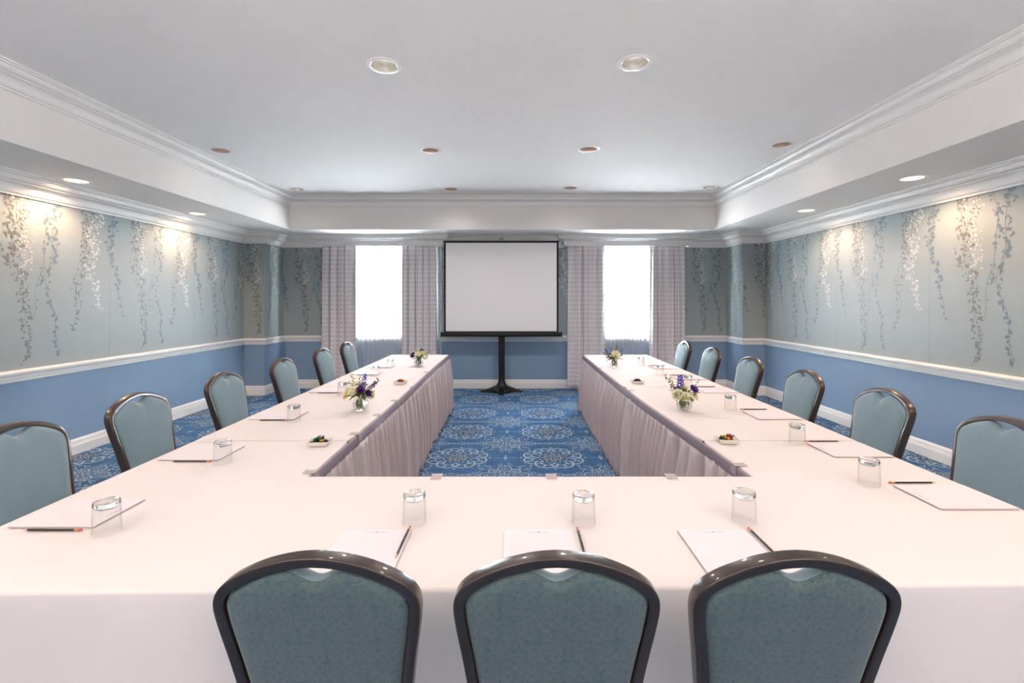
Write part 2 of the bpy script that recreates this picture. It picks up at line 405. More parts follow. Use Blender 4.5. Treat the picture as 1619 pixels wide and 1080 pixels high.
rail = [(0,.795),(.008,.797),(.014,.806),(.014,.820),(.020,.824),(.024,.838),(.024,.850),(.034,.856),(.040,.868),(.042,.880),(.040,.890),(.034,.897),(.0,.900)]
m = MB(); sweep(m, rail, wall, 'trim'); struct(m.build('trim_3', angle=30))
base = [(0,.0),(.020,.0),(.020,.088),(.016,.094),(.016,.104),(.012,.108),(.012,.128),(.008,.134),(.006,.146),(0,.150)]
for nm, seg in (('baseboard_left', wall[:4]), ('baseboard_back', wall[3:5]), ('baseboard_right', wall[4:])):
    m = MB(); sweep(m, base, seg, 'trim'); struct(m.build(nm, angle=30))

# ------------------------------------------------------------------ floor with woven medallions
f = MB(); f.add([(XL,YF,0),(XR,YF,0),(XR,YB,0),(XL,YB,0)], [(0,1,2,3)], 'carpet')
def jit(z, k=[0]): k[0] = (k[0]*7+3) % 97; k[0] += 1; return z+k[0]*.000009
def ring(cx, cy, r, w_, m='carpet_line', a0=0, a1=2*pi, n=28, z=.0012, sx=1, sy=1):
    vs = []; z = jit(z)
    for k in range(n+1):
        a = a0+(a1-a0)*k/n
        for rr in (r-w_/2, r+w_/2): vs.append((cx+rr*cos(a)*sx, cy+rr*sin(a)*sy, z))
    f.add(vs, [(2*k, 2*k+1, 2*k+3, 2*k+2) for k in range(n)], m)
def dot(cx, cy, r, m='carpet_line', z=.0012, n=8, a=0, asp=1):
    vs = []; z = jit(z)
    for k in range(n):
        t = 2*pi*k/n; x, y = r*cos(t), r*asp*sin(t); vs.append((cx+x*cos(a)-y*sin(a), cy+x*sin(a)+y*cos(a), z))
    f.add(vs, [tuple(range(n))], m)
def medA(x, y):
    dot(x, y, .125, 'carpet_navy', .0006, 24)
    for k in range(8):
        a = 2*pi*k/8+pi/8; cx_, cy_ = x+.185*cos(a), y+.185*sin(a)
        ring(cx_, cy_, .105, .016, a0=a-pi*.62, a1=a+pi*.62, n=20)
        ring(x+.16*cos(a), y+.16*sin(a),   .058, .008, a0=a-pi*.7, a1=a+pi*.7, n=14)
        dot(x+.255*cos(a), y+.255*sin(a), .014)
        dot(x+.225*cos(a), y+.225*sin(a), .02, a=a, asp=.4)
        dot(x+.305*cos(a+pi/8), y+.305*sin(a+pi/8), .014)
        ring(x+.105*cos(a), y+.105*sin(a), .03, .007, n=12)
        ring(x+.055*cos(a+.3), y+.055*sin(a+.3), .017, .006, n=9)
    ring(x, y, .022, .009, n=12)
    for k in range(24):
        a = 2*pi*k/24; dot(x+.315*cos(a), y+.315*sin(a), .008, a=a, asp=.5, n=6); dot(x+.10*cos(a), y+.10*sin(a), .006, n=6); dot(x+.040*cos(a), y+.040*sin(a), .004, n=5)
    for k in range(16):
        a = 2*pi*k/16; dot(x+.142*cos(a), y+.142*sin(a), .006, n=6); dot(x+.078*cos(a), y+.078*sin(a), .007, n=6)
def medB(x, y):
    for k in range(8):
        a = 2*pi*k/8; R1 = .15 if k % 2 == 0 else .125; rr = .062 if k % 2 == 0 else .05
        ring(x+R1*cos(a), y+R1*sin(a), rr, .011, a0=a-pi*.75, a1=a+pi*.75, n=18)
        ring(x+R1*cos(a), y+R1*sin(a), rr*.5, .006, n=10)
        dot(x+R1*cos(a), y+R1*sin(a), .011)
        dot(x+(R1+rr+.018)*cos(a), y+(R1+rr+.018)*sin(a), .016, a=a, asp=.5)
        ring(x+.06*cos(a+.39), y+.06*sin(a+.39), .026, .006, n=10)
        for j in (-1, 1): ring(x+.262*cos(a+j*.17), y+.262*sin(a+j*.17), .020, .005, n=9); dot(x+.300*cos(a+j*.1), y+.300*sin(a+j*.1), .009, a=a, asp=.5, n=6)
        ring(x, y, .235, .005, a0=a+.12, a1=a+.66, n=6)
        for j in (-1, 1): dot(x+.215*cos(a+j*.2), y+.215*sin(a+j*.2), .006, n=6)
    ring(x, y, .035, .007, n=14); dot(x, y, .013); ring(x, y, .098, .006, n=30)
    for k in range(4):
        a = pi/2*k+pi/4
        for j in range(5): dot(x+(.2+.024*j)*cos(a+.12), y+(.2+.024*j)*sin(a+.12), .006, n=6); dot(x+(.2+.024*j)*cos(a-.12), y+(.2+.024*j)*sin(a-.12), .006, n=6)
T_ = .905
for i in range(-5, 6):
    for j in range(0, 9):
        x, y = -.548+i*T_, 4.58+(j-4)*T_
        if not (XL-.2 < x < XR+.2 and .6 < y < YB+.2): 
            pass
        else: medA(x, y)
        bx, by = x+T_/2, y+T_/2
        if XL-.2 < bx < XR+.2 and .6 < by < YB+.2: medB(bx, by)
        for (mx_, my_, vert) in ((x, by, 1), (bx, y, 0)):
            if XL < mx_ < XR and .6 < my_ < YB:
                if vert:
                    ring(mx_, my_, .045, .008, n=16, sx=1.3, sy=.8); ring(mx_, my_, .02, .006, n=10)
                    for sgn in (-1, 1):
                        for q in range(2): dot(mx_+sgn*(.09+.055*q), my_, .03, asp=.25); ring(mx_+sgn*(.12+.03*q), my_, .03+.01*q, .004, n=12, sx=1.5, sy=.6)
                else:
                    dot(mx_, my_, .028, n=4); 
                    for sgn in (-1, 1): dot(mx_+sgn*.07, my_, .045, asp=.08); dot(mx_, my_+sgn*.05, .012)
struct(f.build('floor', smooth=False, fixn=False))

# ------------------------------------------------------------------ recessed lights
def downlight(x, y, z, lit, label, soffit, group):
    t = thing('recessed_downlight', label, 'ceiling light', (x, y, z), 0, group)
    m = MB(); m.lathe([(.086,.0),(.088,-.003),(.112,-.005),(.118,-.002),(.118,0)], 'trim' , 40); m.build('trim_ring', t, angle=40)
    refl = 'chrome' if lit != 'copper' else 'copper'
    m = MB(); m.lathe([(.086,-.001),(.084,.02),(.078,.05),(.068,.08),(.066,.10)], refl, 40); m.build('reflector', t, angle=60)
    m = MB(); lz = -.062 if soffit else 0; m.lathe([(.066+(.016 if soffit else 0),.098+lz),(.05,.092+lz),(.03,.088+lz),(.002,.087+lz)], 'lamp_on' if soffit else ('lamp_dim' if lit == 'copper' else 'lamp_soft'), 32, cap1=True); m.build('lamp', t, angle=60)
    return t
def lamp(t, kind, energy, col, z=-.03, size=150, rad=.07, blend=.9):
    L = bpy.data.lights.new('bulb_light', kind); L.energy = energy; L.color = col; L.shadow_soft_size = rad
    if kind == 'SPOT': L.spot_size = R(size); L.spot_blend = blend
    o = bpy.data.objects.new('bulb_light', L); COL.objects.link(o); o.parent = t; o.location = (0, 0, z)
WARM = (1, .84, .74); SOF = (1, .64, .40)
E_UP, E_UP_ADDED, E_SO = 18, 8, 44
ud = ['bright silver recessed downlight nearest the camera, left of centre', 'bright silver recessed downlight nearest the camera, right of centre',
      'downlight beside the left crown moulding, middle row', 'copper-tinted downlight left of centre in the middle row', 'copper-tinted downlight right of centre in the middle row', 'downlight beside the right crown moulding, middle row',
      'downlight in the far left corner of the raised ceiling', 'small downlight left of centre in the farthest ceiling row', 'small downlight right of centre in the farthest ceiling row', 'downlight in the far right corner of the raised ceiling']
for i, (x, y) in enumerate(UP):
    lit = 'silver' if i in (0, 1, 6, 9) else 'copper'
    t = downlight(x, y, ZC, lit, ud[i], False, 'recessed lights in the raised ceiling'); lamp(t, 'SPOT', E_UP if y < 4 else (62 if i in (3, 4) else (10 if i in (7, 8) else 4)), WARM if y < 4 else (1, .93, .88), size=168 if i in (3, 4) else 150, blend=.6 if i in (3, 4) else .9)
for i, (x, y) in enumerate(UP_ADDED):
    t = downlight(x, y, ZC, 'silver', 'added unseen fill downlight in the raised ceiling at the camera end of the room', False, 'added fill lights out of view'); lamp(t, 'SPOT', E_UP_ADDED, WARM)
sd = ['glowing warm downlight in the left lower ceiling, nearer one', 'glowing warm downlight in the left lower ceiling, farther one', 'glowing warm downlight in the right lower ceiling, nearer one', 'glowing warm downlight in the right lower ceiling, farther one']
for i, (x, y) in enumerate(SO):
    t = downlight(x, y, ZS, 'silver', sd[i], True, 'wall washing lights in the lower ceiling'); lamp(t, 'SPOT', E_SO, SOF, size=150, blend=.6, rad=.05)
for i, (x, y) in enumerate(SOB):
    t = downlight(x, y, ZS, 'silver', 'warm downlight in the lower ceiling beyond the picture edge', True, 'wall washing lights beyond the picture'); lamp(t, 'SPOT', E_SO, SOF, size=150, blend=.6, rad=.05)

# ------------------------------------------------------------------ curtains
def drape(name, x0, x1, y, ztop, zbot, folds, amp, m, seed, spread=0, lab='', cat='curtain', group=None, full=1.6, uneven=.5):
    r = random.Random(seed); nx = int((x1-x0)/.008)+1; nz = 26
    ph = [r.uniform(0, 6) for _ in range(4)]
    vs = []; W_ = x1-x0; xc = (x0+x1)/2
    uvs = []
    for j in range(nz+1):
        t = j/nz; z = ztop+(zbot-ztop)*t
        for i in range(nx+1):
            s = i/nx; q = 2*pi*folds*s+uneven*sin(2*pi*s*1.7+ph[0])+.5*uneven*sin(2*pi*s*3.1+ph[1])
            a = amp*(.75+.35*sin(2*pi*s*2.3+ph[2]))*(.55+.45*min(1, t*5))
            pl = (1-2*abs(sin(q/2+.25*sin(t*2+s*4)))**.55) if m == 'drape' else sin(q)
            yy = y+a*pl+.25*a*sin(2*q+ph[3]+t*1.2)
            xx = xc+(s-.5)*W_*(1+spread*t)+.3*a*cos(q+.6)*(0 if i in (0, nx) else 1)
            vs.append((xx, yy, z)); uvs.append((s*W_*full, z))
    L = nx+1
    fs = [(j*L+i, j*L+i+1, (j+1)*L+i+1, (j+1)*L+i) for j in range(nz) for i in range(nx)]
    mb = MB(); mb.add(vs, fs, m)
    o = mb.build(name, None, angle=180, uvf=lambda k, co: uvs[k], fixn=False)
    if m == 'drape':
        so = o.modifiers.new('thickness', 'SOLIDIFY'); so.thickness = .004
    return tag(o, lab, cat, group)
g = 'patterned drapes at the windows'
drape('drape', -3.24, -2.66, 8.05, 2.43, .012, 4.5, .054, 'drape', 1, .02, 'silvery patterned drape at the left edge of the left window', 'curtain', g)
drape('drape', -1.905, -1.33, 8.05, 2.43, .012, 5, .054, 'drape', 2, .03, 'silvery patterned drape between the left window and the projection screen', 'curtain', g)
drape('drape', .872, 1.49, 8.05, 2.43, .012, 5, .054, 'drape', 3, .03, 'silvery patterned drape between the projection screen and the right window', 'curtain', g)
drape('drape', 2.25, 2.82, 8.05, 2.43, .012, 4.5, .054, 'drape', 5, .04, 'silvery patterned drape at the right edge of the right window', 'curtain', g)
drape('sheer_curtain', -3.12, -1.25, 8.145, 2.43, .012, 26, .010, 'sheer', 6, .0, 'white translucent sheer curtain glowing in the left window', 'curtain', 'sheer curtains', uneven=1.5)
drape('sheer_curtain', .98, 2.72, 8.145, 2.43, .012, 26, .010, 'sheer', 7, .0, 'white translucent sheer curtain glowing in the right window', 'curtain', 'sheer curtains', uneven=1.5)

# ------------------------------------------------------------------ projection screen
PX, PY = -.226, 7.83
t = thing('projection_screen', 'white roll-up projection screen with black border on a black pedestal stand', 'projection screen', (PX, PY, 0))
m = MB(); x0, x1, z0, z1 = -.934+.03, .924-.03, 1.0, 2.434
m.box(x0, x1, -.034, -.032, z0, z1, 'screen'); m.build('screen_surface', t, smooth=False)
m = MB(); m.box(-.934, x0, -.035, -.031, .98, 2.45, 'blackb'); m.box(x1, .924, -.035, -.031, .98, 2.45, 'blackb'); m.box(x0, x1, -.035, -.031, z1, 2.45, 'blackb'); m.box(x0, x1, -.035, -.031, .975, z0, 'blackb'); m.build('border', t, smooth=False)
m = MB(); m.box(-.945, .935, -.05, -.02, 2.446, 2.466, 'black'); m.build('top_bar', t, bevel=.004)
m = MB(); m.box(-.975, .965, -.085, .005, .912, .985, 'black'); m.build('roller_case', t, bevel=.02)
for sx in (-1, 1):
    m = MB(); m.box(sx*.975-.006, sx*.975+.006, -.09, .01, .905, .992, 'black'); m.build('end_cap', t, bevel=.004)
m = MB(); m.box(-.052, .052, .012, .052, .10, 1.35, 'black'); m.box(-.035, .035, .018, .046, 1.35, 2.44, 'black'); m.build('pole', t, bevel=.006)
m = MB(); m.tube([(-.03, -.012, 2.455), (-.03, -.012, 2.49), (-.012, -.012, 2.502), (.012, -.012, 2.502), (.03, -.012, 2.49), (.03, -.012, 2.455)], .006, 'steel'); m.box(-.035, .035, -.03, .045, 2.425, 2.45, 'black'); m.build('hook', t)
hub = MB(); hub.lathe([(.052,.24),(.054,.20),(.062,.16),(.085,.12),(.13,.085),(.17,.055),(.17,.02)], 'black', 24, c=(0,.03,0), cap0=True, cap1=True); hub.build('hub', t, angle=60)
for k, (dx, dy, L_) in enumerate(((1,0,.345),(-1,0,.345),(0,-1,.30),(0,1,.26))):
    l = MB(); n = 8; vs = []
    for i in range(n+1):
        s_ = i/n; d = .04+(L_-.04)*s_; wd = .075*(1-s_)+.028*s_; h1 = .10*(1-s_)**1.4+.03; h0 = .006
        for a_, h_ in ((-wd, h0), (wd, h0), (wd*.8, h1), (-wd*.8, h1)):
            vs.append((dx*d-dy*a_, .03+dy*d+dx*a_, h_))
    fs = [(i*4+k2, i*4+(k2+1) % 4, (i+1)*4+(k2+1) % 4, (i+1)*4+k2) for i in range(n) for k2 in range(4)]+[(0,1,2,3), (n*4+3,n*4+2,n*4+1,n*4)]
    l.add(vs, fs, 'black'); l.build('leg', t, bevel=.004)

# ------------------------------------------------------------------ tables (folding, under the cloths)
TZ = .76
def folding_table(x0, x1, y0, y1, label):
    cx_, cy_ = (x0+x1)/2, (y0+y1)/2
    t = thing('folding_table', label, 'table', (cx_, cy_, 0), 0, 'folding tables under the cloths')
    hx, hy = (x1-x0)/2, (y1-y0)/2
    m = MB(); m.box(-hx, hx, -hy, hy, .725, .752, 'wood'); m.build('tabletop', t, bevel=.003)
    for sx in (-1, 1):
        for sy in (-1, 1):
            l = MB(); l.tube([(sx*(hx-.17), sy*(hy-.27), 0), (sx*(hx-.17), sy*(hy-.27), .725)], .014, 'steel'); l.build('leg', t)
folding_table(-1.66, 1.77, 1.285, 2.0, 'folding table under the white cloth across the front')
folding_table(-1.66, -.92, 2.03, 4.1, 'folding table under the white cloth, near half of the left arm')
folding_table(-1.66, -.94, 4.12, 6.52, 'folding table under the white cloth, far half of the left arm')
folding_table(1.01, 1.775, 2.03, 4.1, 'folding table under the white cloth, near half of the right arm')
folding_table(.955, 1.75, 4.12, 6.52, 'folding table under the white cloth, far half of the right arm')

def inL(y): return -.875-(y-2.016)*.0118+.006*sin(y*2.1)
def inR(y):
    P = [(2.0,1.007),(2.4,.9995),(2.74,.983),(3.47,.947),(4.2,.935),(5.2,.93),(6.6,.935)]
    if y <= P[0][0]: return P[0][1]
    for (a, b), (c_, d) in zip(P, P[1:]):
        if y <= c_: return b+(d-b)*(y-a)/(c_-a)
    return P[-1][1]
def outL(y): return -1.685
def outR(y): return 1.79

def wr(x, y, sd):   # soft lie of the fabric
    return .0012*sin(x*5.1+sd)*sin(y*3.7+sd*2)+.0008*sin(x*11+y*7+sd)
def grid_cloth(name, label, cells_fn, xs, ys, warp, dropf, zt, seed, bend=.008):
    """cloth draped over a plan made of grid cells; the boundary is rolled over the table edge and hangs to dropf"""
    bm = bmesh.new(); vm = {}
    def gv(i, j):
        if (i, j) not in vm:
            x, y = warp(xs[i], ys[j]); v = bm.verts.new((x, y, zt+wr(x, y, seed))); vm[(i, j)] = v
        return vm[(i, j)]
    for i in range(len(xs)-1):
        for j in range(len(ys)-1):
            if cells_fn((xs[i]+xs[i+1])/2, (ys[j]+ys[j+1])/2):
                bm.faces.new((gv(i, j), gv(i+1, j), gv(i+1, j+1), gv(i, j+1)))
    bm.normal_update(); bm.edges.ensure_lookup_table()
    bed = [e for e in bm.edges if len(e.link_faces) == 1]
    nr = {}
    for e in bed:
        fc = e.link_faces[0].calc_center_median(); mid = (e.verts[0].co+e.verts[1].co)/2
        d = e.verts[1].co-e.verts[0].co; n = Vector((d.y, -d.x, 0)).normalized()
        if n.dot(mid-fc) < 0: n = -n
        for v in e.verts: nr.setdefault(v, []).append(n)
    for v in list(nr):
        s = Vector((0,0,0)); l = nr[v]
        if l[0].dot(l[-1]) > .95: nr[v] = (l[0]+l[-1]).normalized()
        else: nr[v] = (l[0]+l[-1])/(1+l[0].dot(l[-1]))
    prev = {v: v for v in nr}; steps = [(.3,-.05),(.7,-.3),(1,-.8),(1.1,-1.3)]
    rows = [('r', a, b) for a, b in steps]+[('d', k/8, 0) for k in range(1, 9)]
    for row in rows:
        cur = {}
        for v, n in nr.items():
            dz = dropf(v.co.x, v.co.y)
            if row[0] == 'r': off = bend*row[1]; z = zt+bend*row[2] if dz > .02 else zt-dz*(-row[2])/1.3*.9; 
            else:
                q = row[1]; off = bend*1.1+.006*q*sin((v.co.x*9+v.co.y*7)+seed)*min(1, dz*4)+.012*q*min(1, dz*3); z = zt-bend*1.3-(dz-bend*1.3)*q if dz > .02 else zt-dz*.9-dz*.1*q
                if dz <= .02: off = bend*.3
            if dz <= .02: off = min(off, .0006)
            cur[v] = bm.verts.new((v.co.x+n.x*off, v.co.y+n.y*off, z))
        for e in bed:
            a, b = e.verts
            try: bm.faces.new((prev[a], prev[b], cur[b], cur[a]))
            except ValueError: pass
        prev = cur
    bmesh.ops.recalc_face_normals(bm, faces=bm.faces)
    me = bpy.data.meshes.new(name); bm.to_mesh(me); bm.free(); me.materials.append(M['cloth'])
    for p in me.polygons: p.use_smooth = True
    o = bpy.data.objects.new(name, me); COL.objects.link(o)
    return tag(o, label, 'tablecloth', 'white tablecloths on the U-shaped tables')
def lins(a, b, n): return [a+(b-a)*i/n for i in range(n+1)]
Y1, Y2, YE = 2.53, 4.105, 6.54
XA = lins(-1.685, -.878, 13)+lins(-.878, 1.005, 30)[1:]+lins(1.005, 1.79, 13)[1:]
YA = lins(1.245, 2.016, 13)+lins(2.016, Y1, 8)[1:]
def warpA(x, y):
    if y < 2.01: y = y+.0147*x*(2.016-y)/.771
    if abs(x+.878) < 1e-4 and y > 2.01: x = inL(y)
    if abs(x-1.005) < 1e-4 and y > 2.01: x = inR(y)
    return x, y
def dropA(x, y):
    if y > Y1-.002: return .0035
    if y > 2.005 and -.93 < x < 1.03: return .045
    return .262
grid_cloth('tablecloth', 'white tablecloth over the front cross table and its two corners, nearest the camera', lambda x, y: y < 2.016 or x < -.878 or x > 1.005, XA, YA, warpA, dropA, TZ, 1)
def arm(side, y0, y1, label, far, zt):
    fi, fo = (inL, outL) if side < 0 else (inR, outR)
    XS = lins(0, 1, 12); YS = lins(y0, y1, int((y1-y0)/.08))
    def wp(x, y):
        a, b = fi(y), fo(y); return a+(b-a)*x, y
    def dp(x, y):
        if y < y0+.003 or (y > y1-.003 and not far): return .0035
        if far and y > y1-.003: return .262
        if abs(x-fi(y)) < .003: return .045
        return .262
    grid_cloth('tablecloth', label, lambda x, y: True, XS, YS, wp, dp, zt, 3+side+y0)
arm(-1, Y1+.005, Y2-.005, 'white tablecloth over the middle of the left arm, between the two fabric seams', False, TZ+.0022)
arm(-1, Y2, YE, 'white tablecloth over the far end of the left arm, by the left window', True, TZ+.0002)
arm(1, Y1+.005, Y2-.005, 'white tablecloth over the middle of the right arm, between the two fabric seams', False, TZ+.0022)
arm(1, Y2, YE, 'white tablecloth over the far end of the right arm, by the right window', True, TZ+.0002)

# pleated skirts
def skirt(pathf, L_, label, seed, flip, clips, ztop=.728):
    """pathf(s) -> point and outward normal"""
    r = random.Random(seed); ph = [r.uniform(0, 6) for _ in range(8)]
    t = thing('table_skirt', label, 'table skirt', (0,0,0), 0, 'gathered skirts inside the U of tables')
    n = int(L_/.009); nz = 16; zb = ztop-.018; vs = []
    # warped fold phase so pleats differ in width
    phs = []; acc = 0
    for i in range(n+1):
        s = L_*i/n; acc += (L_/n)*2*pi/(.115)*(1+.45*sin(s*5.3+ph[0])+.3*sin(s*13+ph[1])); phs.append(acc)
    for j in range(nz+1):
        q = j/nz; z = zb+(.012-zb)*q
        for i in range(n+1):
            s = L_*i/n; p, nn = pathf(s)
            a = phs[i]+.5*sin(q*2.5+s*3+ph[2])
            top = .006*sin(a*2.0+ph[3])*max(0, 1-q*3)
            big = (.004+.038*min(1, q*2.2)**.8)*(1.15*(2*abs(sin(a/2))**.6-1)+.28*sin(2*a+ph[4]+q)+.3*sin(a*.5+ph[5]))
            off = .016+top+big+.012*q
            tx = Vector((-nn.y, nn.x))*(.010*q*sin(a*.5+ph[6]))
            vs.append((p.x+nn.x*off+tx.x, p.y+nn.y*off+tx.y, z))
    W_ = n+1
    fs = [(j*W_+i, j*W_+i+1, (j+1)*W_+i+1, (j+1)*W_+i) for j in range(nz) for i in range(n)]
    m = MB(); m.add(vs, fs, 'skirt'); o = m.build('pleated_panel', t, angle=180, fixn=False)
    so = o.modifiers.new('thickness', 'SOLIDIFY'); so.thickness = .002
    m = MB(); vs = []; prof = [(.012, zb-.006), (.024, zb-.006), (.026, zb+.01), (.025, ztop+.018), (.0225, ztop+.026), (.012, ztop+.028)]
    K = 90
    for i in range(K+1):
        s = L_*i/K; p, nn = pathf(s); wv = .0015*sin(s*9+ph[7])
        for d, z in prof: vs.append((p.x+nn.x*(d+wv), p.y+nn.y*(d+wv), z+wv))
    Q = len(prof); fs = [(i*Q+k, (i+1)*Q+k, (i+1)*Q+(k+1) % Q, i*Q+(k+1) % Q) for i in range(K) for k in range(Q)]
    m.add(vs, fs, 'band'); m.build('header_band', t, angle=60)
    for s in clips:
        p, nn = pathf(s); m = MB(); tx = Vector((-nn.y, nn.x))*.022
        pts = [(-.028, TZ+.0045), (.027, TZ+.0045), (.0285, ztop-.005)]
        vs = []
        for sg in (-1, 1):
            for d, z in pts: vs.append((p.x+nn.x*d+tx.x*sg, p.y+nn.y*d+tx.y*sg, z))
        m.add(vs, [(0,1,4,3),(1,2,5,4)], 'clip'); c_ = m.build('clip', t, smooth=False); c_['label'] = 'clear plastic skirt clip'
        so = c_.modifiers.new('thickness', 'SOLIDIFY'); so.thickness = .0012; so.offset = 1
yL0 = 2.035
skirt(lambda s: (V((inL(yL0+s), yL0+s)), V((1, 0))), YE-yL0, 'lilac gathered skirt hanging down the inner side of the left arm', 3, 1, [.03, .62, 1.06, 1.5, 2.9])
skirt(lambda s: (V((inR(yL0+s), yL0+s)), V((-1, 0))), YE-yL0, 'lilac gathered skirt hanging down the inner side of the right arm', 8, 1, [.12, 1.9, 3.2])
skirt(lambda s: (V((-.80+s, 2.012)), V((0, 1))), 1.73, 'lilac gathered skirt hanging behind the front cross table', 5, 1, [.47, .95, 1.45])

# ------------------------------------------------------------------ chairs
TIL = tan(R(13)); YBK = -.205
OUT = [(0,.965),(.035,.963),(.072,.956),(.110,.945),(.145,.930),(.178,.912),(.203,.892),(.217,.870),(.222,.845),(.220,.815),(.214,.77),(.206,.72),(.198,.66),(.190,.60),(.182,.53),(.178,.46)]
def smooth_poly(P, it=2):
    for _ in range(it):
        Q = [P[0]]
        for a, b in zip(P, P[1:]): Q += [(a[0]*.75+b[0]*.25, a[1]*.75+b[1]*.25), (a[0]*.25+b[0]*.75, a[1]*.25+b[1]*.75)]
        Q.append(P[-1]); P = Q
    return P
def inset(P, d):
    out = []
    for i, p in enumerate(P):
        a = P[max(0, i-1)]; b = P[min(len(P)-1, i+1)]
        t = Vector((b[0]-a[0], b[1]-a[1]));
        if t.length < 1e-6: t = Vector((1, 0))
        t.normalize(); n = Vector((-t.y, t.x)); n = -n if n.dot(Vector((-p[0], .7-p[1]))) < 0 else n
        out.append((p[0]+n.x*d, p[1]+n.y*d))
    return out
def make_chair():
    t = thing('banquet_chair', 'x', 'chair', (0,0,0), 0, 'banquet chairs around the tables')
    half = smooth_poly(OUT, 1); full = [(-x, z) for x, z in reversed(half[1:])]+half
    bk = lambda z: YBK-(z-.45)*TIL
    # frame tube
    m = MB(); vs = []; wd, dp = .0235, .040; rc = .0045
    sec = []
    for (cx_, cy_, a0) in ((wd/2-rc, dp/2-rc, 0), (-wd/2+rc, dp/2-rc, 90), (-wd/2+rc, -dp/2+rc, 180), (wd/2-rc, -dp/2+rc, 270)):
        for k in range(4): a = R(a0+30*k); sec.append((cx_+rc*cos(a), cy_+rc*sin(a)))
    cen = inset(full, wd/2)
    for i, p in enumerate(cen):
        a = cen[max(0, i-1)]; b = cen[min(len(cen)-1, i+1)]; tt = V((b[0]-a[0], b[1]-a[1])).normalized(); n = V((-tt.y, tt.x))
        for sx, sy in sec:
            x = p[0]+n.x*sx; z = p[1]+n.y*sx; vs.append((x, bk(z)+sy, z))
    K = len(sec); fs = [(i*K+k, i*K+(k+1) % K, (i+1)*K+(k+1) % K, (i+1)*K+k) for i in range(len(cen)-1) for k in range(K)]
    fs += [tuple(range(K)), tuple((len(cen)-1)*K+k for k in range(K))]
    m.add(vs, fs, 'frame'); m.build('back_frame', t, angle=50)
    # cushion
    inn = inset(full, wd-.001); HALFW = .076; out = []
    inn = [p for p in inn if p[1] > .54]
    for i in range(len(inn)-1):
        for k in range(5):
            u = k/5; out.append((inn[i][0]*(1-u)+inn[i+1][0]*u, inn[i][1]*(1-u)+inn[i+1][1]*u))
    out.append(inn[-1])
    out = [(x, z-(.036*(.5+.5*cos(pi*x/HALFW))**1.1 if abs(x) < HALFW and z > .9 else 0)) for x, z in out]
    b0 = out[-1]; nb = 10
    out += [(b0[0]*(1-2*k/nb), b0[1]-.012*sin(pi*k/nb)) for k in range(1, nb)]
    cz = .74; nO = len(out); cn = [(0, .89)]
    rings = [(.35,-.030),(.7,-.028),(.88,-.024),(.95,-.018),(.985,-.009),(1,0),(1,.012),(.985,.022),(.95,.031),(.88,.038),(.7,.042),(.35,.045)]
    vs = [(0, bk(cz)-.030, cz)]
    for s, dy in rings:
        for x, z in out:
            X = x*s; Z = cz+(z-cz)*s; vs.append((X, bk(Z)+dy, Z))
    vs.append((0, bk(cz)+.045, cz))
    m = MB(); nr_ = len(rings)
    fb = [(0, 1+(i+1) % nO, 1+i) for i in range(nO)]
    fr_ = []
    for q in range(nr_-1):
        lst = fb if q < 4 else fr_
        for i in range(nO): lst.append((1+q*nO+i, 1+q*nO+(i+1) % nO, 1+(q+1)*nO+(i+1) % nO, 1+(q+1)*nO+i))
    fr_ += [(1+(nr_-1)*nO+i, 1+(nr_-1)*nO+(i+1) % nO, 1+nr_*nO) for i in range(nO)]
    o_ = len(m.v); m.v += vs; k1 = m.mi('rings'); k2 = m.mi('fabric')
    for ff in fb: m.f.append(list(ff)); m.m.append(k1)
    for ff in fr_: m.f.append(list(ff)); m.m.append(k2)
    m.build('backrest', t, angle=180, uvf=lambda k, co: (co.x, co.z))
    # seat
    m = MB(); pr = [(-.195,.20),(-.215,.0),(-.205,-.18),(-.17,-.215),(0,-.222),(.17,-.215),(.205,-.18),(.215,.0),(.195,.20),(.16,.222),(0,.23),(-.16,.222)]
    pr = [(x, y) for x, y in pr]; n = len(pr); vs = []
    lv = [(1,.425),(1.0,.445),(.98,.462),(.9,.474),(.6,.481),(.2,.484)]
    for s, z in lv:
        for x, y in pr: vs.append((x*s, y*s+.01, z))
    fs = [(q*n+i, q*n+(i+1) % n, (q+1)*n+(i+1) % n, (q+1)*n+i) for q in range(len(lv)-1) for i in range(n)]+[tuple(range(n)), tuple((len(lv)-1)*n+i for i in range(n))]
    m.add(vs, fs, 'fabric'); m.build('seat', t, angle=180)
    m = MB(); m.box(-.19, .19, -.19, -.165, .395, .424, 'frame'); m.box(-.19, .19, .185, .21, .395, .424, 'frame'); m.box(-.19, -.165, -.165, .185, .395, .424, 'frame'); m.box(.165, .19, -.165, .185, .395, .424, 'frame'); m.build('seat_frame', t, smooth=False)
    for sx in (-1, 1):
        m = MB(); m.tube([(sx*.166, YBK+.0, .47), (sx*.17, YBK-.0, .40), (sx*.178, YBK-.05, .15), (sx*.182, YBK-.09, .004)], .0125, 'frame', 8); m.build('leg', t)
        m = MB(); m.tube([(sx*.178, .195, .41), (sx*.185, .21, .20), (sx*.19, .225, .004)], .0125, 'frame', 8); m.build('leg', t)
    return t
ch = make_chair()
def place(x, y, rz, label, group, first=[True]):
    if first[0]: first[0] = False; ch.location = (x, y, 0); ch.rotation_euler = (0,0,rz); ch['label'] = label; ch['group'] = group; return ch
    return dup(ch, (x, y, 0), rz, label, group)
BO = .205+(.965-.45)*TIL    # distance from origin to top of back
fy = 1.015+BO
place(-.425, fy, 0, 'teal patterned banquet chair in the foreground, seen from behind, leftmost of three', 'foreground chairs seen from behind')
place(.088, fy, 0, 'teal patterned banquet chair in the foreground, seen from behind, middle of three', 'foreground chairs seen from behind')
place(.602, fy, 0, 'teal patterned banquet chair in the foreground, seen from behind, rightmost of three', 'foreground chairs seen from behind')
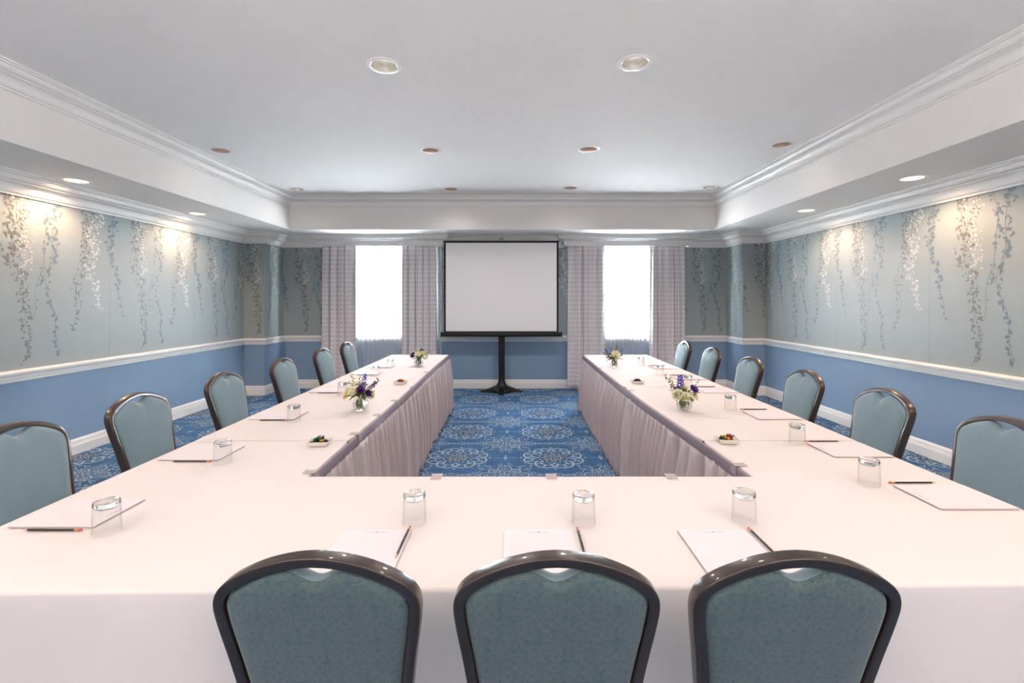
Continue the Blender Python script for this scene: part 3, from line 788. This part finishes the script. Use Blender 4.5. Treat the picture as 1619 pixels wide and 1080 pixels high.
od = ['cut by the picture edge, nearest the camera', 'second from the camera', 'third from the camera', 'fourth from the camera', 'fifth from the camera', 'farthest away, by the window']
for i, z in enumerate((2.10, 2.78, 3.60, 4.50, 5.42, 6.22)):
    place(-2.20+BO, z, -pi/2, 'teal banquet chair by the left wall, %s' % od[i], 'chairs along the left wall')
for i, z in enumerate((2.20, 2.92, 3.72, 4.58, 5.48, 6.36)):
    place(2.26-BO, z, pi/2, 'teal banquet chair by the right wall, %s' % od[i], 'chairs along the right wall')

# ------------------------------------------------------------------ place settings
def make_glass():
    t = thing('tumbler', 'x', 'glass', (0,0,0), 0, 'overturned tumblers')
    m = MB(); m.lathe([(.0385,.0),(.0392,.001),(.0390,.004),(.0375,.05),(.0368,.083),(.0365,.096),(.0345,.0995)], 'glass', 40)
    m.lathe([(.0368,.0005),(.0368,.004),(.0358,.05),(.0350,.080)], 'glass', 40); m.build('wall', t, angle=60)
    m = MB(); m.lathe([(.0005,.0775),(.024,.0775),(.031,.0795),(.0348,.084),(.0360,.089),(.0358,.097),(.0340,.1003),(.0290,.1005),(.0255,.0975),(.012,.0965),(.0005,.0963)], 'solidglass', 40, cap0=True, cap1=True); m.build('thick_base', t, angle=60)
    return t
def make_pad():
    t = thing('notepad', 'x', 'notepad', (0,0,0), 0, 'white notepads')
    m = MB(); m.box(-.108, .108, -.1395, .1395, 0, .0035, 'padside'); m.build('page_stack', t, smooth=False)
    m = MB(); m.add([(-.108,-.1395,.0037),(.108,-.1395,.0037),(.108,.1395,.0037),(-.108,.1395,.0037)], [(0,1,2,3)], 'paperpad')
    for k in range(24):
        y = .100-k*.0095; m.add([(-.098,y,.0039),(.098,y,.0039),(.098,y+.0005,.0039),(-.098,y+.0005,.0039)], [(0,1,2,3)], 'rule')
    r = random.Random(2); x = -.033
    while x < .033:     # the small printed heading, too fine to read
        wd = r.uniform(.0010, .0022); h = r.choice((.0022, .003, .003))
        if abs(x-.010) > .0014: m.add([(x,.1185,.0040),(x+wd,.1185,.0040),(x+wd,.1185+h,.0040),(x,.1185+h,.0040)], [(0,1,2,3)], 'ink')
        x += wd+r.uniform(.0005, .001)
    m.add([(-.004,.1225,.004),(.004,.1225,.004),(.0,.1275,.004)], [(0,1,2)], 'ink')
    for q in (-1, 1): m.add([(q*.0055-.0012,.1228,.004),(q*.0055+.0012,.1228,.004),(q*.0055,.1255,.004)], [(0,1,2)], 'ink')
    m.build('top_sheet', t, smooth=False, fixn=False)
    return t
def make_pencil():   # along local +Y, eraser at +Y
    t = thing('pencil', 'x', 'pencil', (0,0,0), 0, 'black pencils')
    rot = Matrix.Translation((0, 0, .0037)) @ Matrix.Rotation(-pi/2, 4, 'X')
    def lat(nm, prof, mt, n=6, lab=None, **k):
        m = MB(); m.lathe(prof, mt, n, mat4=rot, **k); o = m.build(nm, t, angle=30)
        if lab: o['label'] = lab
    lat('barrel', [(.0037,-.078),(.0037,.072)], 'pencil', 6, cap0=True, cap1=True)
    m = MB(); m.lathe([(.0036,-.078),(.0012,-.091)], 'pwood', 12, mat4=rot); m.lathe([(.0012,-.091),(.0003,-.095)], 'lead', 12, mat4=rot, cap1=True); m.build('tip', t, angle=60)
    lat('ferrule', [(.0037,.072),(.0040,.073),(.0037,.076),(.0040,.079),(.0037,.082),(.0038,.085)], 'ferrule', 16, 'copper ferrule')
    lat('eraser', [(.0035,.085),(.0036,.091),(.0028,.095)], 'eraser', 16, 'red eraser', cap1=True)
    m = MB(); r = random.Random(5); y = .030
    while y > .004:
        m.add([(-.0010,y,.00745),(.0012,y,.00745),(.0012,y-.0012,.00745),(-.0010,y-.0012,.00745)], [(0,1,2,3)], 'silver'); y -= r.choice((.002, .0025, .0035))
    m.build('printing', t, smooth=False, fixn=False)
    return t
G0, P0, K0 = make_glass(), make_pad(), make_pencil()
used = {}
def put(src, x, y, z, rz, label, group):
    if src.name not in used:
        used[src.name] = 1; src.location = (x, y, z); src.rotation_euler = (0,0,rz); src['label'] = label; src['group'] = group; return
    dup(src, (x, y, z), rz, label, group)
ZT = TZ+.0025
sett = []
fr = [('in front of the leftmost foreground chair', -.44, (-.335,1.593), -.341), ('in front of the middle foreground chair', .073, (.225,1.586), .200), ('in front of the rightmost foreground chair', .626, (.764,1.607), .751)]
for nm, px, (gx, gy), kx in fr:
    put(P0, px, 1.4, ZT, 0, 'white notepad %s' % nm, 'white notepads')
    put(K0, kx, 1.457, ZT+(.004 if abs(kx-px) < .108 else 0), 0, 'black pencil with red eraser %s' % nm, 'black pencils')
    put(G0, gx, gy, ZT, 0, 'clear overturned tumbler %s' % nm, 'overturned tumblers')
on = ['nearest place setting', 'second place setting from the camera', 'third place setting from the camera', 'fourth place setting from the camera', 'fifth place setting from the camera', 'farthest place setting']
LZ = [1.558, 2.214, 2.96, 3.825, 4.76, 5.27]
LG = [(-1.313,1.54), (-1.326,2.208), (-1.345,2.95), (-1.34,3.76), (-1.362,4.73), (-1.362,5.25)]
zz = lambda y: TZ+(.0047 if Y1 < y < Y2 else .0027)
for i, y in enumerate(LZ):
    put(P0, -1.368-.1395, y+.108, zz(y+.1), -pi/2, 'white notepad on the left arm, %s' % on[i], 'white notepads')
    put(K0, -1.480, y-.022, zz(y), -pi/2, 'black pencil with red eraser on the left arm, %s' % on[i], 'black pencils')
    put(G0, LG[i][0]+(.0 if i else .012), LG[i][1]-(.03 if i else .01), zz(LG[i][1]), 0, 'clear overturned tumbler on the left arm, %s' % on[i], 'overturned tumblers')
RZ_ = [1.694, 2.259, 2.965, 3.81, 4.46, 5.18]
RG = [(1.42,1.93), (1.452,2.478), (1.44,3.22), (1.46,4.07), (1.42,4.73), (1.41,5.40)]
for i, y in enumerate(RZ_):
    put(P0, 1.50+.1395, y+.108, zz(y+.1), pi/2, 'white notepad on the right arm, %s' % on[i], 'white notepads')
    put(K0, 1.598+(0, .002, .008, .008, .01, .01)[i], y+(.242, .246, .267, .265, .266, .25)[i], zz(y+.25), pi/2, 'black pencil with red eraser on the right arm, %s' % on[i], 'black pencils')
    put(G0, RG[i][0], RG[i][1], zz(RG[i][1]), 0, 'clear overturned tumbler on the right arm, %s' % on[i], 'overturned tumblers')

# candy dishes
def make_dish():
    t = thing('candy_dish', 'x', 'dish', (0,0,0), 0, 'square candy dishes')
    m = MB(); o = [(.036,.0),(.040,.002),(.050,.024),(.048,.0245),(.038,.006),(.001,.006)]
    vs = []
    for s, z in o:
        for sx, sy in ((-1,-1),(1,-1),(1,1),(-1,1)): vs.append((sx*s, sy*s, z))
    fs = [(i*4+k, i*4+(k+1) % 4, (i+1)*4+(k+1) % 4, (i+1)*4+k) for i in range(len(o)-1) for k in range(4)]+[(3,2,1,0), tuple(len(o)*4-4+k for k in range(4))]
    m.add(vs, fs, 'dish'); m.build('bowl', t, bevel=.002)
    return t
D0 = make_dish()
def make_candy(c):
    m = MB(); m.lathe([(.0005,-.0085),(.004,-.008),(.0062,-.004),(.0068,0),(.0062,.004),(.004,.008),(.0015,.0085),(.0030,.012),(.0058,.015)], 'candy_'+c, 10, cap0=True)
    m.lathe([(.0015,-.0082),(.0030,-.012),(.0058,-.015)], 'candy_'+c, 10)
    return m
cand_mesh = {}
dishes = [(-1.0, 2.46, .12, 'nearer', 'left'), (-1.015, 4.25, -.1, 'farther', 'left'), (1.10, 2.50, -.15, 'nearer', 'right'), (1.087, 4.28, .1, 'farther', 'right')]
r = random.Random(9)
for di, (x, y, rz, nf, sd_) in enumerate(dishes):
    z = zz(y); put(D0, x, y, z, rz, 'small square white dish of wrapped sweets on the %s arm, %s of the two' % (sd_, nf), 'square candy dishes')
    cols = [['green','navy','gold','purple','pink','green'], ['gold','green','red'], ['green','gold','red','navy'], ['navy','purple','green','gold']][di]
    k = 0
    for lay, (n, rad, hh) in enumerate(((9, .031, .0135), (7, .027, .024), (4, .014, .034))):
        for q in range(n):
            a = 2*pi*q/n+lay; rr = rad*r.uniform(.75, 1) if q else rad*.15
            c_ = cols[k % len(cols)]; k += 1
            if c_ not in cand_mesh: o = make_candy(c_).build('wrapped_candy', None, angle=60); cand_mesh[c_] = o.data
            else: o = bpy.data.objects.new('wrapped_candy', cand_mesh[c_]); COL.objects.link(o)
            o.location = (x+rr*cos(a), y+rr*sin(a), z+hh+r.uniform(-.002, .002)); o.rotation_euler = (pi/2+r.uniform(-.5, .5), 0, r.uniform(0, 6))
            tag(o, '%s foil-wrapped sweet heaped in the %s dish on the %s arm' % (c_, nf, sd_), 'candy', '%s sweets in the %s dish on the %s arm' % (c_, nf, sd_))

# ------------------------------------------------------------------ flower arrangements
def petal(m, base_, dirv, up, L_, W_, cup, mt):
    d = dirv.normalized(); s = d.cross(up).normalized(); n = s.cross(d)
    vs = []
    for i in range(4):
        a = i/3; w_ = W_*(.35+.65*sin(pi*min(1, a*.75+.12)))*(1 if i < 3 else .62)
        for j in (-1, 0, 1):
            vs.append(base_+d*(L_*a)+s*(w_*.5*j)+n*(cup*(a*a)+cup*.35*abs(j)))
    fs = [(i*3+j, i*3+j+1, (i+1)*3+j+1, (i+1)*3+j) for i in range(3) for j in range(2)]
    m.add(vs, fs, mt)
def axes(d):
    d = Vector(d).normalized(); a = d.cross(Vector((0,0,1)))
    if a.length < .1: a = d.cross(Vector((1,0,0)))
    a.normalize(); return d, a, d.cross(a)
def bloom(par, name, c_, d, rad, mt, seed, lab=None):
    m = MB(); d, a, b = axes(d); r = random.Random(seed); c_ = Vector(c_)
    for n, el, s in ((8, 12, 1.0), (8, 32, .92), (7, 52, .78), (5, 70, .6), (4, 84, .42)):
        for k in range(n):
            t_ = 2*pi*k/n+r.uniform(-.2, .2)+el; o = a*cos(t_)+b*sin(t_)
            dv = o*cos(R(el))+d*sin(R(el)); petal(m, c_+o*rad*.06-d*rad*.2, dv, d, rad*s*r.uniform(.9, 1.08), rad*.85*s, rad*.28, mt)
    o = m.build(name, par, angle=180, fixn=False)
    if lab: o['label'] = lab
def spike(par, name, p0, p1, rad, mt, seed, n=26, lab=None):
    m = MB(); p0, p1 = Vector(p0), Vector(p1); r = random.Random(seed); d, a, b = axes(p1-p0)
    m.tube([p0, (p0+p1)/2, p1], .0012, 'stem', 5)
    for k in range(n):
        q = k/n; t_ = k*2.4; o = a*cos(t_)+b*sin(t_); c_ = p0.lerp(p1, .25+.75*q)+o*rad*(1-q*.6)
        for j in range(4):
            u = j*pi/2+r.random(); dv = (o*.5+a*cos(u)+b*sin(u)+d*.5)
            petal(m, c_, dv, o, rad*.62, rad*.6, rad*.15, mt)
    o = m.build(name, par, angle=180, fixn=False)
    if lab: o['label'] = lab
def sprig(par, name, p0, p1, size, mt, seed, n=9):
    m = MB(); p0, p1 = Vector(p0), Vector(p1); r = random.Random(seed); d, a, b = axes(p1-p0)
    mid = (p0+p1)/2+a*.012; m.tube([p0, mid, p1], .0011, 'stem', 5)
    for k in range(n):
        q = .35+.65*k/(n-1); pt = p0.lerp(mid, q*2) if q < .5 else mid.lerp(p1, q*2-1)
        t_ = k*2.2; o = a*cos(t_)+b*sin(t_); c_ = pt+o*size*1.6
        m.tube([pt, c_], .0007, 'stem', 4)
        m.lathe([(.0003,-size),(size*.8,-size*.5),(size,0),(size*.7,size*.6),(.0003,size)], mt, 8, c=tuple(c_))
    m.build(name, par, angle=180)
def leafm(m, base_, d, up, L_, W_, mt):
    d = Vector(d).normalized(); s = d.cross(Vector(up)).normalized(); n = s.cross(d); base_ = Vector(base_); vs = []
    pr = [0.05, .7, 1, .85, .45, .02]
    for i, w_ in enumerate(pr):
        a = i/5
        for j in (-1, 0, 1): vs.append(base_+d*L_*a+s*W_*.5*w_*j+n*(-.25*L_*a*a+.12*W_*abs(j)))
    m.add(vs, [(i*3+j, i*3+j+1, (i+1)*3+j+1, (i+1)*3+j) for i in range(5) for j in range(2)], mt)
def arrangement(x, y, label, blooms, spikes, sprigs, seed, rv=.052):
    z = zz(y); t = thing('flower_arrangement', label, 'flowers', (x, y, z), 0, 'low flower arrangements in glass bowls')
    k = rv/.052
    m = MB(); pr = [(.001,.002),(.024,.002),(.030,.004),(.044,.018),(.052,.040),(.050,.060),(.040,.078),(.036,.086),(.038,.092)]
    m.lathe([(a*k, b*k) for a, b in pr], 'glass', 36, cap0=True); m.lathe([(.0355*k,.091*k),(.0338*k,.084*k),(.0385*k,.076*k),(.048*k,.060*k),(.050*k,.040*k),(.042*k,.020*k),(.022*k,.008*k)], 'glass', 36); m.build('bowl_vase', t, angle=180)
    m = MB(); m.lathe([(.001*k,.009*k),(.022*k,.009*k),(.041*k,.021*k),(.0485*k,.040*k),(.046*k,.052*k),(.001,.052*k)], 'water', 30); m.build('water', t, angle=60)
    r = random.Random(seed); m = MB()
    for _ in range(12):
        a = r.uniform(0, 6.28); b = a+r.uniform(2, 4); m.tube([(.022*cos(b), .022*sin(b), .012), (.006*cos(a), .006*sin(a), .07), (.022*cos(a), .022*sin(a), .10)], .0016, 'stem', 5)
    m.build('stems', t)
    m = MB()
    for q in range(46):
        a = r.uniform(0, 6.28); el = r.uniform(-.35, 1.15); d = (cos(a)*cos(el), sin(a)*cos(el), sin(el))
        leafm(m, (.018*cos(a), .018*sin(a), .088+r.uniform(0, .03)), d, (0,0,1), r.uniform(.05, .085), r.uniform(.020, .032), 'leaf' if q % 3 else 'leaf2')
    for q in range(5):   # leaves below the water line and over the rim
        a = r.uniform(3.4, 6.0); leafm(m, (.02*cos(a), .02*sin(a), .082), (cos(a)*.35, sin(a)*.35, -1), (cos(a), sin(a), .3), .06, .026, 'leaf')
    m.build('foliage', t, angle=180, fixn=False)
    for i, (c_, d, rad, mt, nm, lab) in enumerate(blooms): bloom(t, nm, c_, d, rad, mt, seed+i, lab)
    for i, (a, b, rad, mt, nm, lab) in enumerate(spikes): spike(t, nm, a, b, rad, mt, seed+i+20, 26, lab)
    for i, (a, b, s_, mt) in enumerate(sprigs): sprig(t, 'sprig', a, b, s_, mt, seed+i+40)
B = lambda c_, d, rad, mt: (c_, d, rad, mt, {'cream':'cream_bloom','yellow':'yellow_bloom','purple':'purple_bloom','bluefl':'blue_bloom'}[mt], {'cream':'cream white bloom','yellow':'pale yellow bloom','purple':'deep purple bloom','bluefl':'violet blue bloom'}[mt])
SP = lambda a, b, rad, mt: (a, b, rad, mt, 'purple_spray' if mt == 'purple' else 'blue_spray', 'purple floret spray' if mt == 'purple' else 'violet blue floret spray')
arrangement(-1.03, 3.20, 'nearer flower bowl on the left arm, cream left side, purple blooms on its right',
    [B((-.075,-.015,.115), (-.6,-.5,.5), .046, 'yellow'), B((-.03,-.045,.135), (-.1,-.6,.7), .042, 'cream'), B((-.045,.02,.165), (-.3,0,1), .036, 'cream'), B((.012,-.045,.145), (.1,-.7,.6), .030, 'purple'), B((.052,-.02,.12), (.7,-.4,.4), .028, 'purple'), B((.06,.02,.10), (.8,0,.4), .034, 'yellow'), B((0,.04,.16), (0,.5,1), .036, 'cream')],
    [SP((.012,0,.13), (.03,0,.245), .013, 'bluefl'), SP((.03,0,.12), (.10,0,.19), .011, 'purple')],
    [((-.03,0,.12), (-.062,0,.24), .005, 'leaf2'), ((.06,0,.13), (.118,0,.21), .006, 'purple'), ((-.01,0,.13), (-.008,0,.225), .004, 'leaf2'), ((-.02,.02,.12), (-.09,.02,.19), .005, 'leaf2')], 3)
arrangement(1.122, 3.20, 'nearer flower bowl on the right arm, one deep purple bloom on its right',
    [B((-.055,-.035,.115), (-.4,-.7,.5), .042, 'cream'), B((-.015,-.05,.10), (0,-.8,.5), .040, 'cream'), B((.052,-.025,.145), (.5,-.5,.7), .036, 'purple'), B((.068,.0,.10), (.9,-.2,.3), .036, 'yellow'), B((-.02,.03,.14), (0,.3,1), .034, 'cream'), B((.0,-.01,.15), (0,-.1,1), .028, 'yellow')],
    [SP((-.02,0,.13), (-.026,0,.235), .018, 'bluefl'), SP((-.04,0,.12), (-.045,0,.16), .012, 'purple')],
    [((-.03,0,.12), (-.128,0,.235), .006, 'leaf2'), ((-.03,.01,.12), (-.095,.0,.215), .005, 'leaf2'), ((.03,0,.13), (.10,0,.205), .004, 'leaf2'), ((0,.02,.12), (-.085,.02,.16), .006, 'purple')], 7)
arrangement(-1.077, 5.35, 'farther flower bowl on the left arm, by the drape',
    [B((-.05,-.03,.125), (-.4,-.6,.5), .040, 'purple'), B((.0,-.045,.135), (0,-.6,.7), .042, 'cream'), B((.055,-.02,.145), (.5,-.4,.7), .040, 'yellow'), B((-.035,.02,.165), (-.3,0,1), .038, 'yellow'), B((.03,.02,.175), (.2,0,1), .030, 'purple'), B((.08,.0,.12), (.9,-.2,.3), .036, 'cream')],
    [], [((0,0,.12), (-.05,0,.215), .006, 'leaf2'), ((.03,0,.13), (.125,0,.165), .006, 'leaf2'), ((.02,0,.13), (.03,0,.22), .005, 'leaf2')], 13)
arrangement(1.088, 5.30, 'farther flower bowl on the right arm, one large cream bloom in its centre',
    [B((.01,-.045,.135), (.1,-.7,.6), .055, 'cream'), B((.02,.02,.165), (0,.2,1), .036, 'cream')],
    [SP((-.03,0,.12), (-.10,0,.20), .013, 'bluefl')],
    [((-.02,0,.12), (-.115,0,.15), .007, 'leaf'), ((0,0,.13), (-.045,0,.215), .006, 'bluefl'), ((.01,0,.13), (.03,0,.245), .006, 'leaf'), ((.03,0,.13), (.095,0,.19), .007, 'bluefl'), ((.03,0,.12), (.09,0,.14), .007, 'leaf')], 17)

# ------------------------------------------------------------------ fill lamps added out of view to brighten ceiling and room
E_FILL = 222
for x in (-2.0, 1.7):
    for y in (-.9, -2.3):
        t = thing('added_fill_lamp', 'added unseen bowl lamp giving fill light off the ceiling at the camera end', 'lamp', (x, y, 2.25), 0, 'added fill lamps behind the viewer')
        m = MB(); m.tube([(0,0,-.11), (0,0,ZC-2.25)], .008, 'steel', 8); m.build('rod', t)
        m = MB(); m.lathe([(.001,-.12),(.08,-.11),(.17,-.07),(.24,0),(.235,0),(.165,-.062),(.08,-.10),(.001,-.11)], 'trim', 40); m.build('bowl', t, angle=60)
        L = bpy.data.lights.new('bulb_light', 'POINT'); L.energy = E_FILL; L.color = (1, .9, .85); L.shadow_soft_size = .05
        o = bpy.data.objects.new('bulb_light', L); COL.objects.link(o); o.parent = t; o.location = (.06, 0, -.03)

# ------------------------------------------------------------------ daylight, camera, view
wd_ = bpy.data.worlds.new('daylight'); S.world = wd_; wd_.use_nodes = True
bg = wd_.node_tree.nodes['Background']; bg.inputs[0].default_value = (.85, .935, 1, 1); bg.inputs[1].default_value = 175
cam = bpy.data.cameras.new('camera'); co = bpy.data.objects.new('camera', cam); COL.objects.link(co)
cam.sensor_fit = 'HORIZONTAL'; cam.sensor_width = 36; cam.lens = F/1619*36
cam.shift_x = -(CX-809.5)/1619; cam.shift_y = -(540-CY)/1619
co.location = (0, 0, H); co.rotation_euler = (pi/2, 0, 0); cam.clip_start = .05
S.camera = co
S.view_settings.view_transform = 'Standard'; S.view_settings.look = 'None'; S.view_settings.gamma = 1; S.view_settings.exposure = .12
S.view_settings.use_curve_mapping = False
cy = S.cycles; cy.use_denoising = True; cy.max_bounces = 10; cy.diffuse_bounces = 6; cy.glossy_bounces = 4; cy.transmission_bounces = 8; cy.transparent_max_bounces = 24
cy.caustics_reflective = False; cy.caustics_refractive = False; cy.sample_clamp_indirect = 6
